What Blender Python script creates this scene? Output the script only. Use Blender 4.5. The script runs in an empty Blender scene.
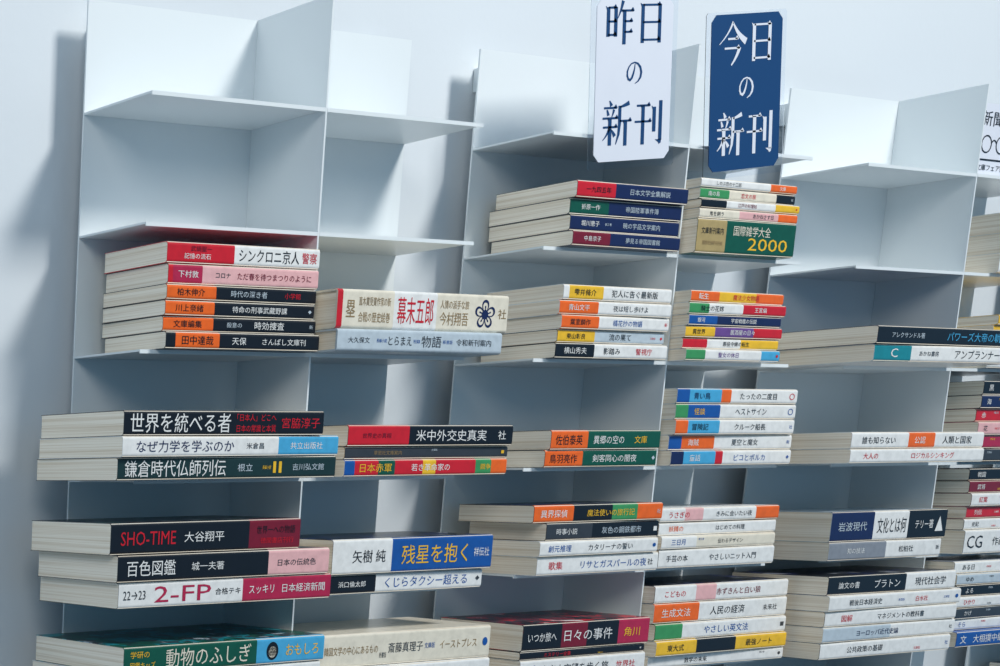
import bpy, math, random
from mathutils import Matrix, Vector, Euler
random.seed(7)
SC=bpy.context.scene
H=.0927; DP=.0757; W=.17; PITCH=.4222; Z0=.0839; WALLY=DP+.022; FLOOR=-1.36
def lev_z(mod,k):
    z=-(k-1)*H
    if mod==0 and k==4: z-=.005
    if mod==0 and k==5: z-=.007
    return z
try: SC.view_settings.view_transform='Standard'
except Exception: pass
# ---------------------------------------------------------------- materials
COL=dict(W=(.84,.84,.82),K=(.007,.008,.013),R=(.62,.012,.025),O=(.88,.14,.012),N=(.010,.018,.085),G=(.005,.09,.055),Y=(.88,.52,.025),
 P=(.82,.46,.46),C=(.80,.74,.61),D=(.04,.045,.055),B=(.010,.09,.36),M=(.20,.008,.025),T=(.012,.24,.29),S=(.52,.60,.66),L=(.07,.40,.68),
 U=(.16,.07,.28),E=(.30,.20,.09),F=(.05,.30,.10),H=(.26,.28,.32),Q=(.46,.018,.07),V=(.012,.035,.035),A=(.44,.33,.14))
MATS={}
def nodes(name):
    m=bpy.data.materials.new(name); m.use_nodes=True
    return m,m.node_tree,m.node_tree.nodes['Principled BSDF']
def cmat(c):
    if c in MATS: return MATS[c]
    if c in ('A1','A2','A3','A4'):
        m,nt,b=nodes('cover_art_'+c)
        tc=nt.nodes.new('ShaderNodeTexCoord'); v=nt.nodes.new('ShaderNodeTexVoronoi'); n=nt.nodes.new('ShaderNodeTexNoise'); r=nt.nodes.new('ShaderNodeValToRGB')
        n.inputs['Scale'].default_value=38; n.inputs['Detail'].default_value=5; v.inputs['Scale'].default_value=70
        mx=nt.nodes.new('ShaderNodeMixRGB'); mx.inputs[0].default_value=.35
        nt.links.new(tc.outputs['Object'],v.inputs['Vector']); nt.links.new(tc.outputs['Object'],n.inputs['Vector'])
        nt.links.new(n.outputs['Fac'],mx.inputs[1]); nt.links.new(v.outputs['Color'],mx.inputs[2])
        nt.links.new(mx.outputs[0],r.inputs[0])
        pal={'A1':['V','G','T','D','S','G'],'A2':['K','M','D','R','W','T'],'A3':['K','K','N','D','H','K'],'A4':['K','K','V','D','D','K']}[c]
        e=r.color_ramp.elements
        while len(e)<6: e.new(.5)
        for i,(p,k) in enumerate(zip((.3,.42,.5,.58,.66,.75),pal)): e[i].position=p; e[i].color=(*COL[k],1)
        r.color_ramp.interpolation='CONSTANT'
        nt.links.new(r.outputs[0],b.inputs['Base Color']); b.inputs['Roughness'].default_value=.3
        MATS[c]=m; return m
    m,nt,b=nodes('print_'+c)
    tc=nt.nodes.new('ShaderNodeTexCoord'); n=nt.nodes.new('ShaderNodeTexNoise'); n.inputs['Scale'].default_value=160; n.inputs['Detail'].default_value=3
    r=nt.nodes.new('ShaderNodeValToRGB'); k=COL[c]
    r.color_ramp.elements[0].position=.3; r.color_ramp.elements[0].color=(*[x*.88 for x in k],1)
    r.color_ramp.elements[1].position=.6; r.color_ramp.elements[1].color=(*k,1)
    nt.links.new(tc.outputs['Object'],n.inputs['Vector']); nt.links.new(n.outputs['Fac'],r.inputs[0]); nt.links.new(r.outputs[0],b.inputs['Base Color'])
    b.inputs['Roughness'].default_value=.30; b.inputs['Coat Weight'].default_value=.15; b.inputs['Coat Roughness'].default_value=.15
    MATS[c]=m; return m
def page_mat():
    m,nt,b=nodes('book_pages')
    tc=nt.nodes.new('ShaderNodeTexCoord'); mp=nt.nodes.new('ShaderNodeMapping'); mp.inputs['Scale'].default_value=(6,6,1500)
    n=nt.nodes.new('ShaderNodeTexNoise'); n.inputs['Scale'].default_value=1; n.inputs['Detail'].default_value=4
    r=nt.nodes.new('ShaderNodeValToRGB')
    r.color_ramp.elements[0].position=.30; r.color_ramp.elements[0].color=(.72,.60,.45,1)
    r.color_ramp.elements[1].position=.60; r.color_ramp.elements[1].color=(.95,.87,.74,1)
    nt.links.new(tc.outputs['Object'],mp.inputs[0]); nt.links.new(mp.outputs[0],n.inputs['Vector']); nt.links.new(n.outputs['Fac'],r.inputs[0]); nt.links.new(r.outputs[0],b.inputs['Base Color'])
    b.inputs['Roughness'].default_value=.85
    return m
MATS['pages']=page_mat()
def paint(name,c,rough,bump=.02,scale=300):
    m,nt,b=nodes(name); b.inputs['Base Color'].default_value=(*c,1); b.inputs['Roughness'].default_value=rough
    tc=nt.nodes.new('ShaderNodeTexCoord'); n=nt.nodes.new('ShaderNodeTexNoise'); n.inputs['Scale'].default_value=scale
    bp=nt.nodes.new('ShaderNodeBump'); bp.inputs['Strength'].default_value=bump; bp.inputs['Distance'].default_value=.001
    nt.links.new(tc.outputs['Object'],n.inputs['Vector']); nt.links.new(n.outputs['Fac'],bp.inputs['Height']); nt.links.new(bp.outputs[0],b.inputs['Normal'])
    n2=nt.nodes.new('ShaderNodeTexNoise'); n2.inputs['Scale'].default_value=3; r=nt.nodes.new('ShaderNodeValToRGB')
    r.color_ramp.elements[0].color=(*[x*.95 for x in c],1); r.color_ramp.elements[1].color=(*c,1)
    nt.links.new(tc.outputs['Object'],n2.inputs['Vector']); nt.links.new(n2.outputs['Fac'],r.inputs[0]); nt.links.new(r.outputs[0],b.inputs['Base Color'])
    return m
STEEL=paint('white_powder_coat',(.78,.83,.85),.36); WALL=paint('wall_paint',(.70,.75,.79),.7,.1,120); FLOORM=paint('floor_vinyl',(.30,.31,.32),.5)
# ---------------------------------------------------------------- mesh accumulator
class Acc:
    def __init__(s): s.v=[];s.f=[];s.m=[];s.mats=[];s.ix={}
    def mi(s,mat):
        if mat.name not in s.ix: s.ix[mat.name]=len(s.mats); s.mats.append(mat)
        return s.ix[mat.name]
    def add(s,vs,fs,mat,M=None):
        o=len(s.v); k=s.mi(mat)
        for p in vs: s.v.append(tuple(M@Vector(p)) if M else tuple(p))
        for f in fs: s.f.append([o+i for i in f]); s.m.append(k)
    def box(s,a,b,mat,M=None):
        x0,y0,z0=a;x1,y1,z1=b
        s.add([(x0,y0,z0),(x1,y0,z0),(x1,y1,z0),(x0,y1,z0),(x0,y0,z1),(x1,y0,z1),(x1,y1,z1),(x0,y1,z1)],
          [(0,3,2,1),(4,5,6,7),(0,1,5,4),(1,2,6,5),(2,3,7,6),(3,0,4,7)],mat,M)
    def obj(s,name,loc=(0,0,0)):
        me=bpy.data.meshes.new(name); L=Vector(loc)
        me.from_pydata([tuple(Vector(p)-L) for p in s.v],[],s.f)
        for m in s.mats: me.materials.append(m)
        me.polygons.foreach_set('material_index',s.m); me.update()
        o=bpy.data.objects.new(name,me); o.location=loc; SC.collection.objects.link(o); return o
# ---------------------------------------------------------------- text
TXT={}
def build_texts(strings):
    objs=[]
    for s in sorted(set(strings)):
        c=bpy.data.curves.new('t','FONT'); c.body=s; c.size=1; c.resolution_u=2; c.fill_mode='FRONT'
        o=bpy.data.objects.new('t',c); SC.collection.objects.link(o); objs.append((s,o))
    dg=bpy.context.evaluated_depsgraph_get(); dg.update()
    for s,o in objs:
        me=bpy.data.meshes.new_from_object(o.evaluated_get(dg))
        vs=[(v.co.x,v.co.y) for v in me.vertices]; fs=[tuple(p.vertices) for p in me.polygons]
        if vs:
            x0=min(v[0] for v in vs);x1=max(v[0] for v in vs);y0=min(v[1] for v in vs);y1=max(v[1] for v in vs)
            TXT[s]=([((x-x0)/(x1-x0),(y-(y0+y1)/2)/(y1-y0)) for x,y in vs],fs)
        bpy.data.meshes.remove(me)
    for s,o in objs:
        c=o.data; bpy.data.objects.remove(o); bpy.data.curves.remove(c)
# ---------------------------------------------------------------- books
def B(wt,segs,texts=(),cov=None,l=0,r=0,y=0,hc=0):
    if isinstance(segs,str): segs=[(1,segs)]
    return dict(wt=wt,segs=segs,texts=list(texts),cov=cov,l=l,r=r,y=y,hc=hc)
def book(A,L,D,T,b,M):
    hc=b['hc']; tc=.0016 if hc else .0004; ins=.0022 if hc else .0003
    tc=min(tc,T*.12)
    r=min(T*.3,.0025)
    n=4; out=[]
    out.append((D,T))
    for i in range(n+1):
        a=math.pi/2*i/n; out.append((r-r*math.sin(a),T-r+r*math.cos(a)))
    for i in range(n+1):
        a=math.pi/2*i/n; out.append((r-r*math.cos(a),r-r*math.sin(a)))
    out.append((D,0))
    inn=[]
    ri=max(r-tc,.0001)
    inn.append((D,T-tc))
    for i in range(n+1):
        a=math.pi/2*i/n; inn.append((r-ri*math.sin(a),T-r+ri*math.cos(a)))
    for i in range(n+1):
        a=math.pi/2*i/n; inn.append((r-ri*math.cos(a),r-ri*math.sin(a)))
    inn.append((D,tc))
    N=len(out)
    x0=0
    covm=cmat(b['cov']) if b['cov'] else None
    nseg=len(b['segs'])
    for si,(e,c) in enumerate(b['segs']):
        x1=e*L; sm=cmat(c)
        vs=[(x0,p[0],p[1]) for p in out]+[(x1,p[0],p[1]) for p in out]
        sp=[];bd=[]
        for i in range(N-1):
            (bd if i in (0,N-2) else sp).append((i,i+1,N+i+1,N+i))
        A.add(vs,sp,sm,M); A.add(vs,bd,covm or sm,M)
        vs=[(x0,p[0],p[1]) for p in inn]+[(x1,p[0],p[1]) for p in inn]
        A.add(vs,[(i,N+i,N+i+1,i+1) for i in range(N-1)],cmat('W'),M)
        for xe,flag in ((x0,si==0),(x1,si==nseg-1)):
            if flag:
                vs=[(xe,p[0],p[1]) for p in out]+[(xe,p[0],p[1]) for p in inn]
                A.add(vs,[(i,N+i,N+i+1,i+1) for i in range(N-1)],covm or sm,M)
        x0=x1
    for z0,z1 in ((0,tc),(T-tc,T)):
        A.add([(0,D,z0),(L,D,z0),(L,D,z1),(0,D,z1)],[(0,3,2,1)],covm or cmat('W'),M)
    A.box((ins,tc+.0002,tc),(L-ins,D-ins-.0003,T-tc),MATS['pages'],M)
    tl=list(b['texts'])
    def seg_at(f):
        for e,c in b['segs']:
            if f<=e: return c
        return b['segs'][-1][1]
    ends=max([t[1] for t in tl] or [0])
    ink=lambda c:random.choice('DBR') if c in 'WCYPSL' else random.choice('WSY')
    if ends<.93 and L>.1: tl.append((.955,.985,ink(seg_at(.97)),.3,random.choice(['◆','●','社','新','■'])))
    for a,bb in zip(sorted(t[1] for t in tl)[:-1],sorted(t[0] for t in tl)[1:]):
        if bb-a>.055 and seg_at(a+.005)==seg_at(bb-.005) and random.random()<.8:
            k=ink(seg_at(a+.02)); tl.append((a+.01,min(bb-.01,a+.07),k,.2,random.choice(['長編小説','新書版','第三巻','文庫版','特別編集']),random.choice([.2,0,-.2])))
    for tx in tl:
        a0,a1,c,sz,s=tx[:5]; zo=tx[5] if len(tx)>5 else 0
        if s not in TXT: continue
        vv,ff=TXT[s]; hgt=sz*T*.86
        wmax=len(s)*hgt*1.25; wd=min((a1-a0)*L,wmax); xs=a0*L+((a1-a0)*L-wd)*.3
        A.add([(xs+x*wd,-.00025,T/2+zo*T+y*hgt) for x,y in vv],ff,cmat(c),M)
STACKS=[]
def S(mod,col,lev,X0,X1,Y,D,T,books):
    STACKS.append((mod,col,lev,X0,X1,Y,D,T,books))
# ---- module A
S(0,0,3,.014,.164,-.01,.072,.0785,[
 B(22,[(.43,'R'),(1,'W')],[(.14,.30,'M',.3,'武鍋聖一',.2),(.05,.41,'W',.3,'記憶の流石',-.15),(.46,.86,'K',.72,'シンクロニ京人'),(.88,.98,'R',.6,'警察')],cov='R'),
 B(21,[(.03,'R'),(.22,'Q'),(1,'P')],[(.06,.2,'W',.4,'下村敦'),(.30,.42,'D',.3,'コロナ'),(.45,.95,'M',.4,'ただ春を待つまつりのように')],cov='K',l=.002),
 B(16,[(.32,'O'),(1,'K')],[(.05,.28,'K',.55,'柏木伸介'),(.4,.7,'S',.5,'時代の深き者'),(.76,.94,'R',.45,'小学館')],cov='K'),
 B(16,[(.32,'O'),(1,'K')],[(.05,.28,'K',.55,'川上奈緒'),(.4,.9,'W',.5,'特命の刑事武藏野課')],cov='K',r=-.002),
 B(16,[(.32,'O'),(1,'K')],[(.05,.28,'K',.55,'文庫編集'),(.4,.52,'S',.4,'殺意の'),(.54,.9,'W',.6,'時効捜査')],cov='D',r=-.001),
 B(18,[(.06,'K'),(.34,'O'),(1,'K')],[(.1,.3,'K',.6,'田中達哉'),(.4,.56,'W',.5,'天保'),(.6,.95,'W',.45,'さんばし文庫刊')],cov='K'),
])
S(0,1,3,.173,.362,-.022,.072,.048,[
 B(38,[(.03,'R'),(.32,'C'),(.57,'W'),(1,'C')],[(.05,.1,'E',.5,'塁'),(.12,.3,'E',.26,'直木賞受賞作家の新',.2),(.12,.3,'E',.3,'合戦の歴史絵巻',-.2),(.34,.55,'R',.8,'幕末五郎'),(.59,.76,'E',.26,'人情の派手な旅',.2),(.59,.76,'E',.4,'今村翔吾',-.17),(.8,.92,'N',.85,'❀'),(.94,.99,'E',.3,'社')],cov='C',hc=1),
 B(22,[(1,'S')],[(.05,.22,'D',.3,'大久保文'),(.3,.44,'D',.45,'とらまえ'),(.5,.62,'D',.6,'物語'),(.7,.96,'D',.35,'令和新刊案内')],cov='S',r=-.010,hc=1),
])
S(0,0,4,-.042,.168,-.035,.098,.051,[
 B(24,'K',[(.03,.52,'W',.9,'世界を統べる者'),(.55,.75,'R',.34,'「日本人」どこへ',.22),(.55,.75,'R',.34,'日本の常識と本質',-.22),(.78,.98,'R',.5,'宮脇淳子')],cov='A4',r=-.018,l=.000),
 B(20,[(.71,'W'),(1,'L')],[(.06,.5,'N',.66,'なぜ力学を学ぶのか'),(.55,.66,'D',.35,'米倉昌'),(.75,.96,'W',.4,'共立出版社')],cov='W',l=-.001),
 B(22,[(.5,'V'),(1,'V')],[(.03,.48,'W',.85,'鎌倉時代仏師列伝'),(.52,.64,'S',.4,'根立'),(.7,.74,'Y',.6,'▌▌'),(.78,.97,'S',.35,'吉川弘文館')],cov='K',r=-.002,l=-.002),
])
S(0,1,4,.192,.375,-.02,.080,.041,[
 B(20,[(.36,'R'),(1,'K')],[(.05,.33,'M',.28,'世界史の真相'),(.38,.88,'W',.62,'米中外交史真実'),(.9,.97,'W',.5,'社')],cov='A4',r=.001,l=.001),
 B(12,'D',[(.1,.5,'E',.4,'草思社文庫案内')],cov='E'),
 B(16,[(.06,'B'),(.2,'R'),(.3,'G'),(.47,'R'),(.55,'Y'),(.8,'R'),(.9,'F'),(1,'O')],[(.08,.3,'Y',.6,'日本赤軍'),(.35,.75,'W',.5,'若き革命家の'),(.8,.97,'Y',.4,'闘争')],cov='W'),
])
S(0,0,5,-.045,.168,-.038,.094,.064,[
 B(29,[(.72,'K'),(1,'M')],[(.05,.33,'R',.5,'SHO-TIME'),(.36,.62,'W',.38,'大谷翔平'),(.76,.97,'K',.3,'世界一への物語',.15),(.78,.97,'R',.22,'徳間書店刊行',-.2)],cov='A4',r=-.034,l=-.006),
 B(25,[(.70,'K'),(1,'P')],[(.04,.26,'W',.66,'百色図鑑'),(.32,.52,'W',.36,'城一夫著'),(.73,.97,'D',.3,'日本の伝統色')],cov='D',r=-.004),
 B(24,[(.28,'W'),(.57,'W'),(1,'Q')],[(.02,.12,'D',.4,'22→23'),(.16,.42,'Q',.72,'2-FP'),(.44,.56,'K',.3,'合格テキ'),(.60,.72,'W',.4,'スッキリ'),(.76,.97,'W',.4,'日本経済新聞')],cov='A4',r=.000,l=.003),
])
S(0,1,5,.183,.364,-.02,.085,.045,[
 B(30,[(.36,'W'),(1,'B')],[(.12,.32,'K',.42,'矢樹 純'),(.42,.84,'Y',.64,'残星を抱く'),(.88,.98,'W',.3,'祥伝社')],cov='A3'),
 B(17,[(.30,'K'),(1,'W')],[(.05,.27,'W',.35,'浜口倫太郎'),(.36,.9,'B',.62,'くじらタクシー超える')],cov='D',r=-.004),
])
S(0,0,6,-.036,.164,-.036,.106,.057,[
 B(22,[(.65,'G'),(.8,'L'),(1,'L')],[(.03,.12,'Y',.3,'学研の',.2),(.03,.15,'Y',.3,'図鑑キッズ',-.2),(.2,.62,'C',.8,'動物のふしぎ'),(.7,.76,'K',.8,'●'),(.71,.75,'C',.5,'●',-.04),(.8,.97,'Y',.5,'おもしろ')],cov='A1'),
 B(22,'W',[(.1,.6,'K',.6,'生きもの最前線'),(.7,.95,'R',.5,'講談社')],cov='W'),
 B(16,'T',[(.1,.6,'W',.6,'きょうの科学')],cov='T'),
])
S(0,1,6,.180,.375,-.02,.085,.053,[
 B(22,[(1,'C')],[(.04,.34,'E',.3,'韓国文学の中心にあるもの'),(.4,.6,'D',.36,'斎藤真理子'),(.70,.92,'E',.3,'イーストプレス')],cov='C'),
 B(20,[(.4,'S'),(1,'W')],[(.1,.6,'K',.5,'静かな声の物語')],cov='W'),
])
# ---- module B
S(1,0,6,.412,.572,-.02,.085,.051,[
 B(22,[(.3,'K'),(.5,'M'),(.75,'K'),(1,'Q')],[(.04,.26,'W',.4,'いつか旅へ'),(.32,.7,'W',.5,'日々の事件'),(.78,.96,'Y',.4,'角川')],cov='A2'),
 B(7,'K',[(.1,.6,'R',.6,'ミステリー全集')],cov='K'),
 B(18,'W',[(.03,.12,'B',.6,'三毛'),(.16,.7,'K',.5,'東京大空襲を歩く旅'),(.75,.95,'R',.4,'世界社')],cov='W'),
])
S(1,0,4,.438,.577,-.01,.070,.032,[
 B(18,[(.33,'O'),(1,'G')],[(.04,.28,'K',.6,'佐伯泰英'),(.38,.66,'W',.5,'異郷の空の'),(.72,.96,'Y',.45,'文庫')],cov='K'),
 B(16,[(.33,'O'),(1,'G')],[(.04,.28,'K',.6,'鳥羽亮作'),(.38,.9,'W',.5,'剣客同心の闇夜')],cov='D',l=-.002),
])
S(1,0,5,.424,.574,-.02,.076,.061,[
 B(16,[(.3,'O'),(.6,'K'),(.8,'F'),(1,'O')],[(.05,.25,'W',.5,'異界探偵'),(.35,.9,'Y',.45,'魔法使いの旅行記')],cov='A3',l=-.010),
 B(16,[(.4,'D'),(1,'K')],[(.05,.35,'W',.4,'時事小説'),(.45,.92,'S',.45,'灰色の鋼鉄都市')],cov='K',l=.004),
 B(14,'W',[(.05,.3,'B',.5,'創元推理'),(.35,.9,'D',.5,'カタリーナの誓い')],cov='W',l=-.002),
 B(17,'W',[(.05,.3,'R',.5,'歌集'),(.35,.9,'B',.5,'リサとガスパールの夜'),(.9,.98,'K',.4,'社')],cov='W',r=.006),
])
S(1,0,2,.441,.579,-.01,.078,.053,[
 B(17,[(.34,'R'),(1,'N')],[(.08,.3,'K',.4,'一九四五年'),(.42,.95,'S',.42,'日本文学全集解説')],cov='D'),
 B(16,[(.34,'G'),(1,'N')],[(.08,.3,'W',.4,'折原一作'),(.42,.95,'S',.42,'帝国陸軍事件簿')],cov='D',l=-.001),
 B(16,[(.34,'N'),(1,'N')],[(.08,.3,'W',.4,'堀川恵子'),(.42,.95,'S',.42,'暁の宇品文学案内')],cov='D'),
 B(15,[(.34,'M'),(1,'N')],[(.08,.3,'W',.4,'中島京子'),(.42,.95,'S',.42,'夢見る帝国図書館')],cov='D',l=.001),
])
S(1,1,2,.598,.731,-.011,.07,.064,[
 B(10,[(.2,'W'),(.72,'W'),(1,'O')],[(.05,.65,'K',.5,'しのぶ恋の十二話'),(.78,.95,'W',.5,'文庫')],cov='W'),
 B(12,[(.3,'F'),(.8,'C'),(1,'K')],[(.05,.27,'W',.5,'南の島'),(.35,.75,'R',.5,'恋文の旅')],cov='W',r=-.002),
 B(10,[(.25,'K'),(.75,'W'),(1,'Y')],[(.3,.7,'M',.5,'江戸の料理帖')],cov='K'),
 B(11,[(.4,'C'),(.8,'P'),(1,'O')],[(.05,.35,'K',.5,'鬼を飼う'),(.45,.95,'D',.5,'あかねさす日')],cov='W'),
 B(37,[(.29,'A'),(1,'G')],[(.04,.26,'K',.22,'文庫新刊案内',.15),(.06,.26,'E',.14,'国際政治研究所編',-.2),(.36,.74,'C',.34,'国際雑学大全',.19),(.5,.96,'Y',.42,'2000',-.18)],cov='G',r=-.005,l=-.003),
])
S(1,0,3,.436,.575,-.01,.074,.061,[
 B(15,[(.05,'W'),(.36,'Y'),(1,'W')],[(.08,.33,'K',.5,'雫井脩介'),(.4,.95,'K',.55,'犯人に告ぐ最新版')],cov='W'),
 B(14,[(.34,'O'),(1,'W')],[(.06,.3,'W',.5,'青山文平'),(.4,.95,'D',.5,'夜は短し歩けよ')],cov='W',l=-.002),
 B(14,[(.34,'O'),(1,'W')],[(.06,.3,'K',.5,'葉室麟作'),(.4,.9,'B',.5,'橘花抄の物語')],cov='W'),
 B(13,[(.34,'Y'),(1,'S')],[(.06,.3,'K',.5,'東山彰良'),(.4,.85,'K',.6,'流の果て')],cov='K',l=.001),
 B(15,[(.34,'K'),(1,'W')],[(.06,.3,'W',.5,'横山秀夫'),(.4,.62,'K',.5,'影踏み'),(.66,.98,'R',.5,'警視庁')],cov='K'),
])
S(1,1,3,.5935,.722,-.013,.068,.061,[
 B(12,[(.3,'O'),(.7,'Y'),(1,'O')],[(.05,.25,'W',.6,'転生'),(.35,.95,'R',.55,'魔法少女物語')],cov='W',r=.001),
 B(12,[(.2,'F'),(.55,'W'),(1,'R')],[(.05,.5,'K',.55,'騎士の花嫁'),(.6,.95,'W',.5,'王宮編')],cov='W',r=.003),
 B(11,[(.3,'B'),(1,'N')],[(.05,.25,'W',.5,'銀河'),(.35,.95,'W',.5,'宇宙戦艦の伝説')],cov='W',r=-.001),
 B(12,[(.3,'Y'),(.7,'U'),(1,'R')],[(.05,.25,'K',.5,'異世界'),(.35,.95,'W',.5,'居酒屋の日々')],cov='W',r=.002),
 B(11,[(.25,'R'),(.6,'W'),(1,'Y')],[(.3,.95,'K',.5,'悪役令嬢の転生')],cov='W'),
 B(12,[(.2,'F'),(.8,'W'),(1,'L')],[(.25,.75,'U',.5,'聖女の休日')],cov='W'),
])
S(1,1,4,.596,.764,-.010,.070,.069,[
 B(14,[(.1,'B'),(.36,'L'),(.44,'O'),(1,'W')],[(.12,.3,'N',.5,'青い鳥'),(.48,.9,'K',.5,'たったの二度目'),(.93,.98,'R',.5,'○')],cov='W',r=-.002),
 B(14,[(.1,'F'),(.36,'B'),(1,'W')],[(.12,.3,'Y',.5,'怪談'),(.42,.9,'D',.5,'ヘストサイン'),(.93,.98,'B',.5,'○')],cov='W'),
 B(14,[(.1,'O'),(.36,'L'),(1,'W')],[(.12,.3,'K',.5,'冒険記'),(.42,.9,'K',.5,'クルーク船長')],cov='W',r=-.002),
 B(14,[(.1,'B'),(.36,'O'),(1,'W')],[(.12,.3,'W',.5,'海賊'),(.42,.9,'D',.5,'夏空と魔女')],cov='W',r=.001),
 B(14,[(.1,'N'),(.36,'L'),(.42,'R'),(1,'W')],[(.12,.3,'W',.5,'童話'),(.46,.9,'B',.5,'ピコとポルカ')],cov='W'),
])
S(1,1,5,.594,.757,-.008,.070,.055,[
 B(13,[(.2,'W'),(.35,'P'),(.8,'W'),(1,'O')],[(.04,.3,'R',.5,'うさぎの'),(.38,.95,'K',.45,'きみに会いたい夜')],cov='W',r=.004),
 B(12,'W',[(.04,.3,'O',.5,'妖精の'),(.38,.95,'D',.45,'はじめての料理')],cov='K',r=.002),
 B(12,[(.3,'W'),(1,'C')],[(.04,.3,'B',.5,'三日月'),(.38,.95,'K',.4,'伝わるデザイン')],cov='W'),
 B(17,'W',[(.04,.3,'K',.4,'手芸の本'),(.38,.95,'D',.4,'やさしいニット入門')],cov='K',r=-.001),
])
S(1,1,6,.596,.785,-.012,.075,.077,[
 B(17,[(.3,'W'),(.45,'P'),(1,'W')],[(.04,.3,'R',.4,'こどもの'),(.38,.95,'M',.45,'赤ずきんと白い狼')],cov='A3'),
 B(19,[(.33,'O'),(1,'W')],[(.04,.3,'W',.5,'生成文法'),(.38,.75,'K',.5,'人民の経済'),(.8,.96,'D',.35,'未来社')],cov='W'),
 B(16,[(.2,'F'),(1,'W')],[(.3,.85,'B',.55,'やさしい英文法')],cov='K'),
 B(15,[(.3,'Y'),(.6,'K'),(1,'Y')],[(.05,.28,'K',.5,'東大式'),(.65,.95,'K',.5,'最強ノート')],cov='W'),
 B(12,'W',[(.1,.8,'K',.5,'数学の未来')],cov='W'),
])
# ---- module C
S(2,0,3,.800,1.007,-.052,.122,.032,[
 B(17,[(.15,'K'),(1,'K')],[(.05,.45,'S',.35,'アレクサンドル著'),(.5,.96,'L',.6,'パワーズ大帝の軌跡')],cov='A3',l=-.002),
 B(16,[(.08,'T'),(.26,'T'),(1,'W')],[(.1,.2,'W',.6,'C'),(.3,.5,'D',.35,'あかね書房'),(.55,.97,'K',.6,'アンプランナー')],cov='W',hc=0),
])
S(2,0,4,.797,.998,-.045,.085,.029,[
 B(16,[(.2,'W'),(.42,'W'),(.62,'O'),(1,'W')],[(.05,.38,'K',.5,'誰も知らない'),(.44,.6,'W',.5,'公認'),(.65,.97,'K',.55,'人類と国家')],cov='W',hc=0),
 B(14,[(1,'W')],[(.05,.3,'R',.5,'大人の'),(.36,.97,'R',.5,'ロジカルシンキング')],cov='W'),
])
S(2,0,5,.819,.998,-.02,.075,.047,[
 B(24,[(.36,'N'),(.66,'W'),(1,'K')],[(.06,.3,'S',.35,'岩波現代'),(.39,.64,'K',.6,'文化とは何'),(.72,.88,'W',.35,'テリー著'),(.9,.97,'W',.6,'▲')],cov='S',r=.001),
 B(15,[(.5,'H'),(1,'W')],[(.1,.45,'W',.35,'知の技法'),(.55,.9,'K',.4,'松柏社')],cov='C',r=-.002),
])
S(2,0,6,.796,1.003,-.04,.09,.080,[
 B(17,[(.16,'K'),(.6,'K'),(1,'W')],[(.05,.3,'W',.4,'論文の書'),(.34,.58,'W',.5,'プラトン'),(.65,.97,'K',.5,'現代社会学')],cov='A3',r=-.010),
 B(14,'W',[(.1,.5,'K',.45,'戦後日本経済史'),(.6,.85,'R',.4,'白水社')],cov='W',r=.002),
 B(14,'W',[(.1,.25,'R',.5,'図解'),(.3,.95,'K',.45,'マネジメントの教科書')],cov='K',r=-.004),
 B(14,[(.5,'S'),(1,'W')],[(.1,.9,'N',.45,'ヨーロッパ近代史論')],cov='W'),
 B(15,'W',[(.1,.7,'K',.45,'公共政策の基礎')],cov='D',r=-.006),
])
S(2,1,2,1.058,1.18,-.01,.068,.058,[B(20,'W',[(.1,.9,'K',.5,'世界のしくみ')]),B(19,'C',[(.1,.9,'K',.5,'土の記憶')]),B(19,'W',[(.1,.9,'K',.5,'水の記憶')])])
S(2,1,3,1.060,1.18,-.01,.068,.052,[B(9,'Y',[(.1,.9,'K',.5,'世界の鳥')]),B(10,'Y',[(.1,.9,'K',.5,'世界の花')],cov='W'),B(14,'W',[(.1,.9,'B',.5,'月の記憶')]),B(14,'W',[(.1,.9,'K',.5,'水の時間')])])
S(2,1,4,1.046,1.18,-.012,.068,.080,[B(15,'K',[(.03,.2,'W',.5,'黒')],cov='D'),B(14,'N',[(.03,.2,'W',.5,'海')],cov='K'),B(14,'R',[(.03,.2,'W',.5,'赤')],cov='M'),B(14,'P',[(.03,.2,'K',.5,'花')],cov='P'),B(14,'Q',[(.03,.2,'W',.5,'炎')],cov='W'),B(14,'D',[(.03,.2,'W',.5,'夜')],cov='D')])
S(2,1,5,1.036,1.19,-.02,.075,.086,[B(12,'K',[(.03,.3,'W',.5,'戦国')],cov='K'),B(12,'M',[(.03,.3,'W',.5,'武将')],cov='D'),B(13,'W',[(.03,.3,'R',.5,'紅葉')],cov='M'),B(12,'R',[(.03,.3,'W',.5,'列伝')],cov='P'),B(11,'W',[(.03,.3,'K',.5,'史記')],cov='K'),B(24,'W',[(.03,.2,'K',.6,'CG'),(.25,.6,'K',.4,'作画')],cov='S')])
S(2,1,6,1.022,1.19,-.025,.08,.086,[B(14,'W',[(.03,.3,'K',.5,'ある日')],cov='H'),B(13,'S',[(.03,.3,'K',.5,'ゆめ')],cov='W'),B(13,'K',[(.03,.3,'W',.5,'よる')],cov='K'),B(13,'W',[(.03,.3,'R',.5,'ひかり')],cov='W'),B(13,'D',[(.03,.3,'W',.5,'かげ')],cov='D',l=.003),B(13,'W',[(.03,.3,'B',.5,'そら')],cov='W'),B(18,'B',[(.03,.1,'W',.6,'文'),(.14,.5,'W',.6,'大相撲中継')],cov='B',y=-.012,l=-.0045)])
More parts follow.
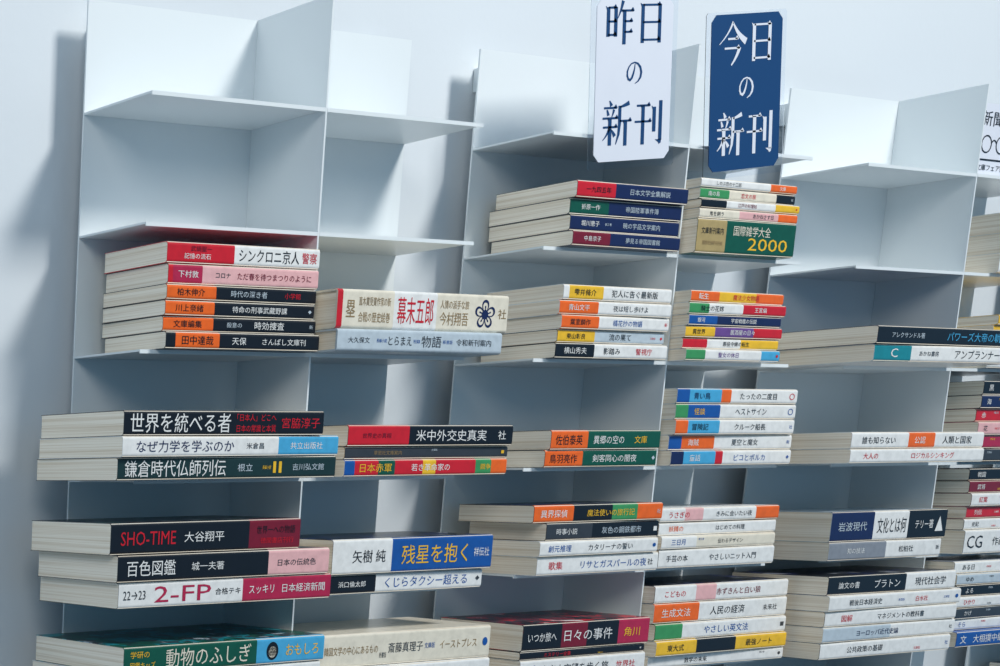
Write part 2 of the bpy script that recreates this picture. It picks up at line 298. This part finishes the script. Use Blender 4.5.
# stacks on the level just below (and the next unit), continuing the display
for mod,col in ((0,0),(0,1),(1,0),(1,1),(2,0),(3,0),(3,1)):
    for lev in ((7,) if mod<3 else (2,3,4,5,6,7)):
        xb=mod*PITCH+col*W; nb=random.randint(3,4)
        S(mod,col,lev,xb+.006,xb+.160,-.012,.07,nb*.0135,[B(random.randint(12,17),[(.33,random.choice('ORNGYKB')),(1,random.choice('WWCK'))],[(.05,.28,random.choice('WY'),.5,random.choice(['角川','新潮','講談社'])),(.4,.9,random.choice('RBE'),.5,random.choice(['水の時間','月の記憶','土の記憶','世界のしくみ']))],cov=random.choice('WKD')) for _ in range(nb)])
EX=['◆','●','社','新','■','長編小説','新書版','第三巻','文庫版','特別編集','本の','新聞','文庫フェア開催中']
build_texts([x[4] for s in STACKS for b in s[8] for x in b['texts']]+EX)
for (mod,col,lev,X0,X1,Y,D,T,books) in STACKS:
    A=Acc(); tot=sum(b['wt'] for b in books); zt=lev_z(mod,lev)+.00085
    gap=.00016
    z=zt+T
    inner=(col==1) # right-hand compartments start against the divider
    for b in books:
        th=T*b['wt']/tot; z-=th
        L=(X1+b['r'])-(X0+b['l'])
        yy=Y+b['y']+random.uniform(-.0025,.0025)
        dd=min(D,DP-.003-yy)
        ang=math.radians(random.uniform(-1.0,1.0))
        x0=X0+b['l']+random.uniform(-.0010,.0010)
        lo=mod*PITCH+W+.0012; hi=mod*PITCH+W-.0012
        M=Matrix.Translation((x0+L/2,yy,z+gap/2))@Matrix.Rotation(ang,4,'Z')@Matrix.Translation((-L/2,0,0))
        cs=[M@Vector(c) for c in ((0,0,0),(L,0,0),(0,dd,0),(L,dd,0))]
        if inner:
            d=lo-min(c.x for c in cs if c.y>-.001) if any(c.y>-.001 for c in cs) else 0
            if d>0: M=Matrix.Translation((d,0,0))@M
        else:
            d=max(c.x for c in cs)-hi
            if d>0: M=Matrix.Translation((-d,0,0))@M
        d=max(c.y for c in cs)-(DP-.0008)
        if d>0: M=Matrix.Translation((0,-d,0))@M
        book(A,L,dd-.002,th-gap,b,M)
    A.obj('book_stack',((X0+X1)/2,Y+D/2,zt))
# ---------------------------------------------------------------- shelving units
NL=14
for m in range(4):
    A=Acc(); x=m*PITCH; zb=FLOOR
    A.box((x,DP,zb),(x+2*W,DP+.0015,Z0),STEEL)
    A.box((x+W-.0008,0,zb),(x+W+.0008,DP-.0001,Z0),STEEL)
    for k in range(1,NL+1):
        z=lev_z(m,k)
        for a,b in ((x,x+W-.001),(x+W+.001,x+2*W)):
            A.box((a,0,z-.0008),(b,DP-.0001,z+.0008),STEEL)
            A.box((a,-.0001,z-.0022),(b,.0009,z-.0008),STEEL)
    for bx in (x+.03,x+2*W-.03):
        for bz in (Z0-.02,-.6,-1.2): A.box((bx-.01,DP+.0015,bz-.01),(bx+.01,WALLY-.0005,bz+.01),STEEL)
    A.obj('bookshelf',(x,0,FLOOR))
# ---------------------------------------------------------------- signs (hand drawn mincho glyphs)
BW=1.3
def stroke(pts,ws):
    vs=[];n=len(pts)
    for i,(x,y) in enumerate(pts):
        x0,y0=pts[max(i-1,0)];x1,y1=pts[min(i+1,n-1)]
        dx,dy=x1-x0,y1-y0;l=math.hypot(dx,dy) or 1;nx,ny=-dy/l,dx/l;w=ws[i]/2*BW
        vs+= [(x+nx*w,y+ny*w),(x-nx*w,y-ny*w)]
    return vs,[(2*i,2*i+1,2*i+3,2*i+2) for i in range(n-1)]
def h(x0,x1,y): return [stroke([(x0,y),(x1,y)],[3.6,3.6]),([(x1-10,y),(x1-2,y+8),(x1+4,y),(x1+2,y-2.2)],[(0,3,2,1)])]
def v(x,y1,y0): return [stroke([(x,y1),(x,y0)],[9,9]),([(x-10,y1+3),(x-5.8,y1-6),(x-5.8,y1+1)],[(0,1,2)])]
def curve(P,ws,n=10):
    p0,p1,p2=P;pts=[];w=[]
    for i in range(n+1):
        a=i/n;pts.append(((1-a)**2*p0[0]+2*a*(1-a)*p1[0]+a*a*p2[0],(1-a)**2*p0[1]+2*a*(1-a)*p1[1]+a*a*p2[1]));w.append(ws[0]+(ws[1]-ws[0])*a)
    return [stroke(pts,w)]
NO=[(54,80),(52,64),(46,46),(38,30),(28,22),(18,26),(12,38),(12,54),(20,70),(34,82),(52,86),(70,81),(84,68),(90,50),(86,32),(74,18),(56,9)]
GL={
'昨':v(10,84,18)+v(36,84,18)+h(10,36,83)+h(10,36,52)+h(10,36,22)+curve(((60,98),(54,76),(42,58)),(8,1.5))+h(54,96,76)+v(66,76,0)+h(66,92,52)+h(66,92,28),
'日':v(20,90,2)+v(80,90,2)+h(20,80,88)+h(20,80,49)+h(20,80,9),
'の':[stroke(NO,[3,5,7,8,8,7,7,6,5,4,4,6,8,9,8,5,2])],
'今':curve(((50,98),(36,70),(0,46)),(5,1.5))+curve(((50,96),(66,68),(100,50)),(3,13))+h(32,68,58)+h(20,74,36)+curve(((76,38),(68,16),(46,-4)),(9,3)),
'新':curve(((24,100),(28,95),(31,88)),(2,8))+h(6,48,84)+curve(((16,80),(19,75),(21,67)),(3,7))+curve(((40,80),(38,72),(33,64)),(6,2))+h(2,52,61)+h(4,50,41)+v(27,60,0)+curve(((25,38),(18,22),(3,12)),(6,1.5))+curve(((30,36),(38,30),(44,20)),(2,8))
   +curve(((92,94),(76,88),(60,85)),(8,3))+[stroke([(60,88),(60,50),(57,24),(48,2)],[8,8,6,2])]+h(60,98,54)+v(80,53,-2),
'刊':h(8,52,86)+h(2,57,50)+v(30,86,-2)+v(69,82,26)+[stroke([(91,96),(91,6)],[9,9])]+[([(95.5,8),(95,0),(88,-3),(86,1),(74,8),(86.5,8)],[(0,5,4,3,2,1)])],
}
def smat(name,c,rough=.3):
    m,nt,b=nodes(name); b.inputs['Roughness'].default_value=rough
    tc=nt.nodes.new('ShaderNodeTexCoord'); n=nt.nodes.new('ShaderNodeTexNoise'); n.inputs['Scale'].default_value=40; r=nt.nodes.new('ShaderNodeValToRGB')
    r.color_ramp.elements[0].color=(*[x*.94 for x in c],1); r.color_ramp.elements[1].color=(*c,1)
    nt.links.new(tc.outputs['Object'],n.inputs['Vector']); nt.links.new(n.outputs['Fac'],r.inputs[0]); nt.links.new(r.outputs[0],b.inputs['Base Color']); return m
NAVY=smat('sign_navy',(.004,.050,.165),.45); SW=smat('sign_white',(.76,.79,.87))
ACR,nt_,b_=nodes('clear_acrylic'); b_.inputs['Transmission Weight'].default_value=1; b_.inputs['Roughness'].default_value=.02; b_.inputs['IOR'].default_value=1.15; b_.inputs['Base Color'].default_value=(.93,.96,1,1)
def sign(name,cx,zbot,tilt,lines,bg,fg):
    w,hh=.0935,.130; M=Matrix.Translation((cx,-.0045,zbot))@Matrix.Rotation(math.radians(-tilt),4,'Y')
    A=Acc(); c=.006
    def plate(x0,x1,z0,z1,c,y0,y1,mat):
        o=[(x0+c,z0),(x1-c,z0),(x1,z0+c),(x1,z1-c),(x1-c,z1),(x0+c,z1),(x0,z1-c),(x0,z0+c)]
        A.add([(x,y0,z) for x,z in o]+[(x,y1,z) for x,z in o],[tuple(range(8)),tuple(range(15,7,-1))]+[(i,i+8,(i+1)%8+8,(i+1)%8) for i in range(8)],mat,M)
    plate(-w/2,w/2,0,hh,c,0,.0006,bg)
    plate(-w/2-.006,w/2+.007,-.006,hh+.002,.002,.0008,.0012,ACR)
    for (txt,zc,size) in lines:
        n=len(txt)
        for i,ch in enumerate(txt):
            x0=(i-n/2)*size*1.1+size*.05
            for vs,fs in GL[ch]:
                A.add([(x0+x/100*size,-.0002,zc+(y-50)/100*size) for x,y in vs],fs,fg,M)
    return A.obj(name,(cx,0,zbot))
for nm,cx,zb,ti,f,bg,fg,tp in (('hanging_sign',.5135,-.0180,6.0,'昨日',SW,NAVY,.111),('hanging_sign.001',.6605,-.0165,7.5,'今日',NAVY,SW,.107)):
    sign(nm,cx,zb,ti,[(f,tp,.035),('の',(tp+.031)/2,.022),('新刊',.031,.036)],bg,fg)
# small notice card on the right unit
A=Acc(); cx0=1.022; A.box((cx0,.01,.0009),(cx0+.10,.0115,.070),SW)
def arc(cx,cz,r,a0,a1,w,n=14):
    vs,fs=stroke([(cx+r*math.cos(math.radians(a0+(a1-a0)*i/n)),cz+r*math.sin(math.radians(a0+(a1-a0)*i/n))) for i in range(n+1)],[w]*(n+1))
    A.add([(x,.0097,z) for x,z in vs],fs,cmat('K'))
def card_text(s,x0,x1,zc,hg,c):
    vv,ff=TXT[s]; A.add([(cx0+x0+x*(x1-x0),.0097,zc+y*hg) for x,y in vv],ff,cmat(c))
card_text('新聞',.008,.042,.056,.014,'K')
arc(cx0+.02,.032,.008,0,360,.0010); arc(cx0+.044,.032,.008,0,360,.0010); arc(cx0+.032,.032,.004,20,160,.0010); card_text('本の',.058,.082,.042,.012,'K')
A.box((cx0+.008,.0096,.0165),(cx0+.08,.0099,.0180),cmat('K'))
card_text('文庫フェア開催中',.008,.07,.010,.006,'K')
A.obj('notice_card',(cx0,.01,0))
# ---------------------------------------------------------------- room
A=Acc(); A.box((-2.2,WALLY,FLOOR),(4.2,WALLY+.1,1.5),WALL); A.obj('wall_back',(0,WALLY,FLOOR))
A=Acc(); A.box((-2.2,-3.2,FLOOR-.05),(4.2,WALLY+.1,FLOOR),FLOORM); A.obj('floor',(0,0,FLOOR))
# ---------------------------------------------------------------- light
def area(name,loc,tgt,sx,sy,e,c):
    l=bpy.data.lights.new(name,'AREA'); l.shape='RECTANGLE'; l.size=sx; l.size_y=sy; l.energy=e; l.color=c
    o=bpy.data.objects.new(name,l); o.location=loc; o.rotation_euler=(Vector(tgt)-Vector(loc)).to_track_quat('-Z','Y').to_euler(); SC.collection.objects.link(o)
area('ceiling_lamp',(1.10,-1.75,1.85),(.3,0,-.2),.55,.55,74,(1,.98,.94))
area('fill_light_left',(-1.3,-1.5,.9),(.3,0,-.2),.8,.8,13,(1,.96,.90))  # added fill from the left, brightens the page ends; not a room fitting
w=bpy.data.worlds.new('world'); SC.world=w; w.use_nodes=True
bg=w.node_tree.nodes['Background']; bg.inputs[0].default_value=(.22,.52,.82,1); bg.inputs[1].default_value=.38
# ---------------------------------------------------------------- camera
cd=bpy.data.cameras.new('camera'); co=bpy.data.objects.new('camera',cd); SC.collection.objects.link(co)
co.location=(-.8181,-.9434,-.2717)
M=Matrix.Rotation(-.3778,4,'Z')@Matrix.Rotation(math.pi/2-.1708,4,'X')@Matrix.Rotation(-.012,4,'Z')
co.rotation_euler=M.to_euler()
cd.sensor_fit='HORIZONTAL'; cd.sensor_width=36; cd.lens=1515.7153*36/1000
cd.shift_x=.9003745; cd.shift_y=.4009783; cd.clip_start=.01
SC.camera=co
